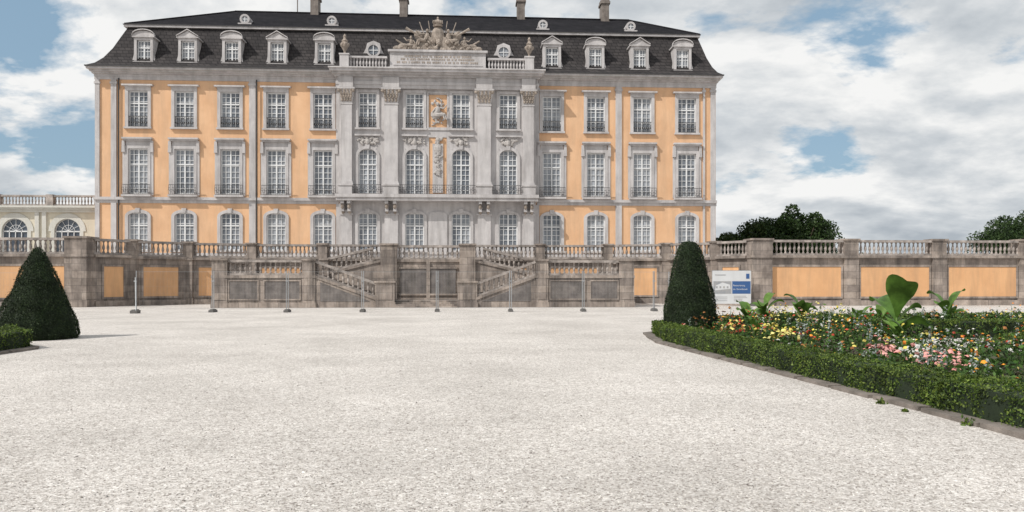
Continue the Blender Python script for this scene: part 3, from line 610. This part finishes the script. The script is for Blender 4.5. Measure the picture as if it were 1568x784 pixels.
# ================================================================ FLOWERS
fb=empty('flower_bed_plants')
def edge(y): return 7.62+(19-y)*.064+.42
n=2300; Y=RNG.uniform(7.5,25.5,n); X=RNG.uniform(0,1,n)**1.25*17+np.array([edge(min(v,19)) for v in Y])+np.maximum(Y-20,0)*.95
lim=(X<(2.37+.1+Y*.80))&~((X>12.4)&(Y>16.9)&(Y<19.9))&~((Y>24.6)&(X>12.4)); X,Y=X[lim],Y[lim]
hts=.28+.18*RNG.random(len(X))+.13*np.sin(X*1.7+Y*1.1)+.06*np.sin(X*3.1-Y*2.3)+.15*(Y>19.5)+.22*(RNG.random(len(X))>.93); hts=np.maximum(hts,.14)
PL=[]
for x,y,h in zip(X,Y,hts):
    k=44; d=unit(RNG.normal(size=(k,3))); d[:,2]=np.abs(d[:,2]); PL.append(np.array([[x,y,0.05]])+d*np.array([[.22,.22,h]])*RNG.uniform(.5,1,(k,1)))
leaves('bedding_foliage',np.vstack(PL),None,.095,PLANT,fb,aspect=.42)
pet=[(0,0,.12)]; pf=[]
for k in range(8):
    a=k*math.pi/4; pet.append((math.cos(a)*(1 if k%2 else .72),math.sin(a)*(1 if k%2 else .72),.15 if k%2 else .35))
for k in range(8): pf.append((0,1+k,1+(k+1)%8))
pet.append((0,0,.75))
for k in range(8): pf.append((9,1+(k+1)%8,1+k))
keys=['orange','yellow','yellow','bronze','white','red','pink','yellow','orange','orange','white']
ncl=110; cl=RNG.uniform(0,1,(ncl,2))*np.array([15,18])+np.array([7.6,7.5]); ck=[random.choice(keys) for _ in cl]; dn=RNG.choice([0,0,.15,.3,.7,1.1],ncl)
pts={k:[] for k in FC}
for x,y,h in zip(X,Y,hts):
    d=np.hypot(cl[:,0]-x,cl[:,1]-y); j=int(np.argmin(d)); key=ck[j] if RNG.random()<.8 else random.choice(keys)
    m=dn[j] if RNG.random()<.8 else .35
    if y>13 and x<12.5: m=max(m,.4)
    for _ in range(int(RNG.integers(2,9)*m)):
        rx,ry=RNG.normal(0,.12,2); pts[key].append((x+rx,y+ry,.05+h+RNG.uniform(-.06,.08)))
for k,v in pts.items():
    if v: scatter(k+'_flowers',pet,pf,np.array(v),RNG.uniform(.022,.046,len(v)),FM[k],fb,.45)
big={'pink':[(9.3,12.4,.42),(9.5,12.9,.4),(9.0,11.8,.38)],'yellow':[(8.9,15.6,.45),(9.2,16.0,.5),(8.7,15.2,.42),(8.6,18.2,.45),(9.0,18.8,.5),(9.4,17.5,.5)],'white':[(10.4,13.4,.3),(10.2,13.1,.28),(10.7,13.6,.32)]}
for k,v in big.items():
    pp=[]
    for x,y,z in v:
        for _ in range(7): pp.append((x+random.gauss(0,.1),y+random.gauss(0,.1),z+random.uniform(-.03,.07)))
    scatter(k+'_large_blooms',pet,pf,np.array(pp),RNG.uniform(.045,.07,len(pp)),FM[k],fb,.6)
sp=[];st=B()
for _ in range(80):
    i=int(RNG.integers(len(X))); x,y=X[i],Y[i]; h=RNG.uniform(.5,.85); st.tube((x,y,0),(x+.03,y,h),.008,.004,4)
    t=RNG.random(30); sp.append(np.stack([x+.03*t+RNG.normal(0,.02,30),y+RNG.normal(0,.02,30),h*(.45+.6*t)],1))
for _ in range(7):
    x=9.4+RNG.random()*1.6;y=12.2+RNG.random()*1.6; k=90; d=unit(RNG.normal(size=(k,3))); d[:,2]=np.abs(d[:,2]); sp.append(np.array([[x,y,.1]])+d*.26)
leaves('silver_foliage',np.vstack(sp),None,.05,SILV,fb); st.make('flower_stems',[PLANT],fb)
def canna(x,y,h,nl=7,name='canna_plant',wf=.2):
    e=empty(name); b=B(); b.tube((x,y,0),(x,y,h*.6),.03,.015)
    for i in range(nl):
        a=i*2.4+random.random(); L=h*random.uniform(.5,.8); w=L*wf; z0=h*(.12+.42*i/nl); rise=random.uniform(.95,1.6)
        tw=random.uniform(-.5,.5); pr=[]; K=9
        for k in range(K+1):
            t=k/K; r=L*t*.6; z=z0+L*(rise*t-.85*t*t); ww=w*math.sin(math.pi*(.04+.9*t))**.8*(.25+.75*min(1,t*3)); wz=ww*(.25+tw*t)
            cx,cy=x+math.cos(a)*r,y+math.sin(a)*r; pr+=[(cx-math.sin(a)*ww,cy+math.cos(a)*ww,z+wz),(cx,cy,z-.1*ww),(cx+math.sin(a)*ww,cy-math.cos(a)*ww,z+.3*ww-tw*t*ww)]
        fs=[]
        for k in range(K):
            for j in (0,1): fs.append((k*3+j,k*3+j+1,k*3+j+4,k*3+j+3))
        b.add(pr,fs)
    b.make('leaves_and_stem',[CANNA],e,True)
canna(11.8,16.4,1.5,8,wf=.28); canna(11.2,22.5,1.3,9,wf=.17); canna(10.2,21.0,1.1,8,wf=.17); canna(17.2,23.0,1.3,7,wf=.22); canna(20.2,22.5,1.1,7); canna(13.0,20.3,.95,6); canna(14.9,22.6,1.0,7); canna(9.6,19.0,.8,7,wf=.16); canna(12.6,23.0,1.25,7,wf=.2); canna(10.8,14.2,.75,7,wf=.16)
def weed(x,y,s):
    k=60; d=unit(RNG.normal(size=(k,3))); d[:,2]=np.abs(d[:,2]); leaves('weed',np.array([[x,y,.0]])+d*RNG.uniform(.2,1,(k,1))*s,None,.05,BOX)
weed(7.86,8.15,.11); weed(7.68,9.6,.08); weed(7.65,9.0,.04)
# ================================================================ TREES
def tree(x,y,top,rad,n=13000,zb=3.0,name='deciduous_tree'):
    e=empty(name); b=B(); h=top
    b.tube((x,y,0),(x+.2,y,h*.45),.35,.24,8)
    for i in range(8):
        a=i*math.pi/4+random.random()*.5; q=(x+math.cos(a)*rad*.6,y+math.sin(a)*rad*.6,h*random.uniform(.55,.82)); b.tube((x+.2,y,h*random.uniform(.3,.45)),q,.13,.04)
    b.make('trunk_and_limbs',[BARK],e); C=[]
    for i in range(60):
        d=unit(RNG.normal(size=(1,3)))[0]; r=RNG.uniform(.3,.9); C.append((x+d[0]*rad*r,y+d[1]*rad*r,(zb+h)/2+d[2]*(h-zb)/2*r*.9,rad*RNG.uniform(.16,.3)))
    PS=[]
    for c in C:
        k=n//len(C); d=unit(RNG.normal(size=(k,3))); PS.append(np.array([c[:3]])+d*c[3]*RNG.uniform(.6,1.1,(k,1)))
    leaves('crown',np.vstack(PS),None,.26,TREEL,e,aspect=.6)
tree(36.0,76,9.3,3.6,18000); tree(32.4,76,8.1,3.2,16000); tree(29.4,78,6.7,2.8,9000); tree(38.6,78,8.3,2.4,9000); tree(26.8,80,5.6,2.2,6000)
tree(61,80,8.4,4.2); tree(66,82,9.5,4.5); tree(50,100,5.2,5,8000); tree(-52,90,9,4,8000)
# ================================================================ SKY, SUN, CAMERA
ld=Vector((.78,.52,-.95)).normalized()
el=math.asin(-ld.z); az=math.atan2(-ld.x,-ld.y)
w=bpy.data.worlds.new('World'); S.world=w; w.use_nodes=True; t=w.node_tree; n=t.nodes; l=t.links; bg=n['Background']
sky=n.new('ShaderNodeTexSky'); sky.sky_type='NISHITA'; sky.sun_disc=False; sky.sun_elevation=el; sky.sun_rotation=az%(2*math.pi); sky.air_density=1.0; sky.dust_density=1.5
tc=n.new('ShaderNodeTexCoord').outputs['Generated']; sp=n.new('ShaderNodeSeparateXYZ'); l.new(tc,sp.inputs[0])
def math_(op,a,b=None,c=None,clamp=False):
    m=n.new('ShaderNodeMath'); m.operation=op; m.use_clamp=clamp
    for i,v in enumerate((a,b,c)):
        if v is None: continue
        if isinstance(v,(int,float)): m.inputs[i].default_value=v
        else: l.new(v,m.inputs[i])
    return m.outputs[0]
zz=math_('ADD',math_('MAXIMUM',sp.outputs[2],0),.30)
cb=n.new('ShaderNodeCombineXYZ'); l.new(math_('DIVIDE',sp.outputs[0],zz),cb.inputs[0]); l.new(math_('DIVIDE',sp.outputs[1],zz),cb.inputs[1])
def cl_noise(off,det,sc=1.7):
    mp=n.new('ShaderNodeMapping'); mp.inputs['Location'].default_value=(11.3+off[0],4.7+off[1],2.4); mp.inputs['Scale'].default_value=(1,1.1,1); l.new(cb.outputs[0],mp.inputs[0])
    return noise(n,l,mp.outputs[0],sc,det,.57,.1).outputs[0]
a0=cl_noise((0,0),13); a1=cl_noise((-.05,-.11),7)
cov=ramp(n,[(.375,(0,0,0)),(.435,(1,1,1))]); l.new(a0,cov.inputs[0])
dif=math_('MULTIPLY',math_('SUBTRACT',a0,a1),3.4)
shade=math_('ADD',math_('ADD',dif,.52),math_('MULTIPLY',math_('SUBTRACT',.52,a0),1.7),clamp=True)
cc=ramp(n,[(.08,(4.3,4.75,5.2)),(.42,(6.1,6.45,6.75)),(.8,(9.2,9.2,9.1))]); l.new(shade,cc.inputs[0])
sk=mix(n,l,sky.outputs[0],(3.3,5.0,6.4),.6)
col=mix(n,l,sk,cc.outputs[0],cov.outputs[0])
l.new(col,bg.inputs[0]); bg.inputs[1].default_value=.1
sl=bpy.data.lights.new('sun','SUN'); sl.energy=3.8; sl.angle=math.radians(.6); sl.color=(1,.96,.90); so=bpy.data.objects.new('sun',sl); S.collection.objects.link(so)
so.rotation_euler=ld.to_track_quat('-Z','Y').to_euler(); so.location=(-30,-10,50)
cam=bpy.data.cameras.new('camera'); co=bpy.data.objects.new('camera',cam); S.collection.objects.link(co); S.camera=co
cam.lens=27; cam.sensor_width=36; cam.shift_y=.023; cam.clip_end=5000; cam.clip_start=.1
co.location=(2.37,0,1.6); co.rotation_euler=(math.pi/2,0,-math.radians(3.3))
S.view_settings.view_transform='Standard'; S.view_settings.look='None'; S.view_settings.exposure=0
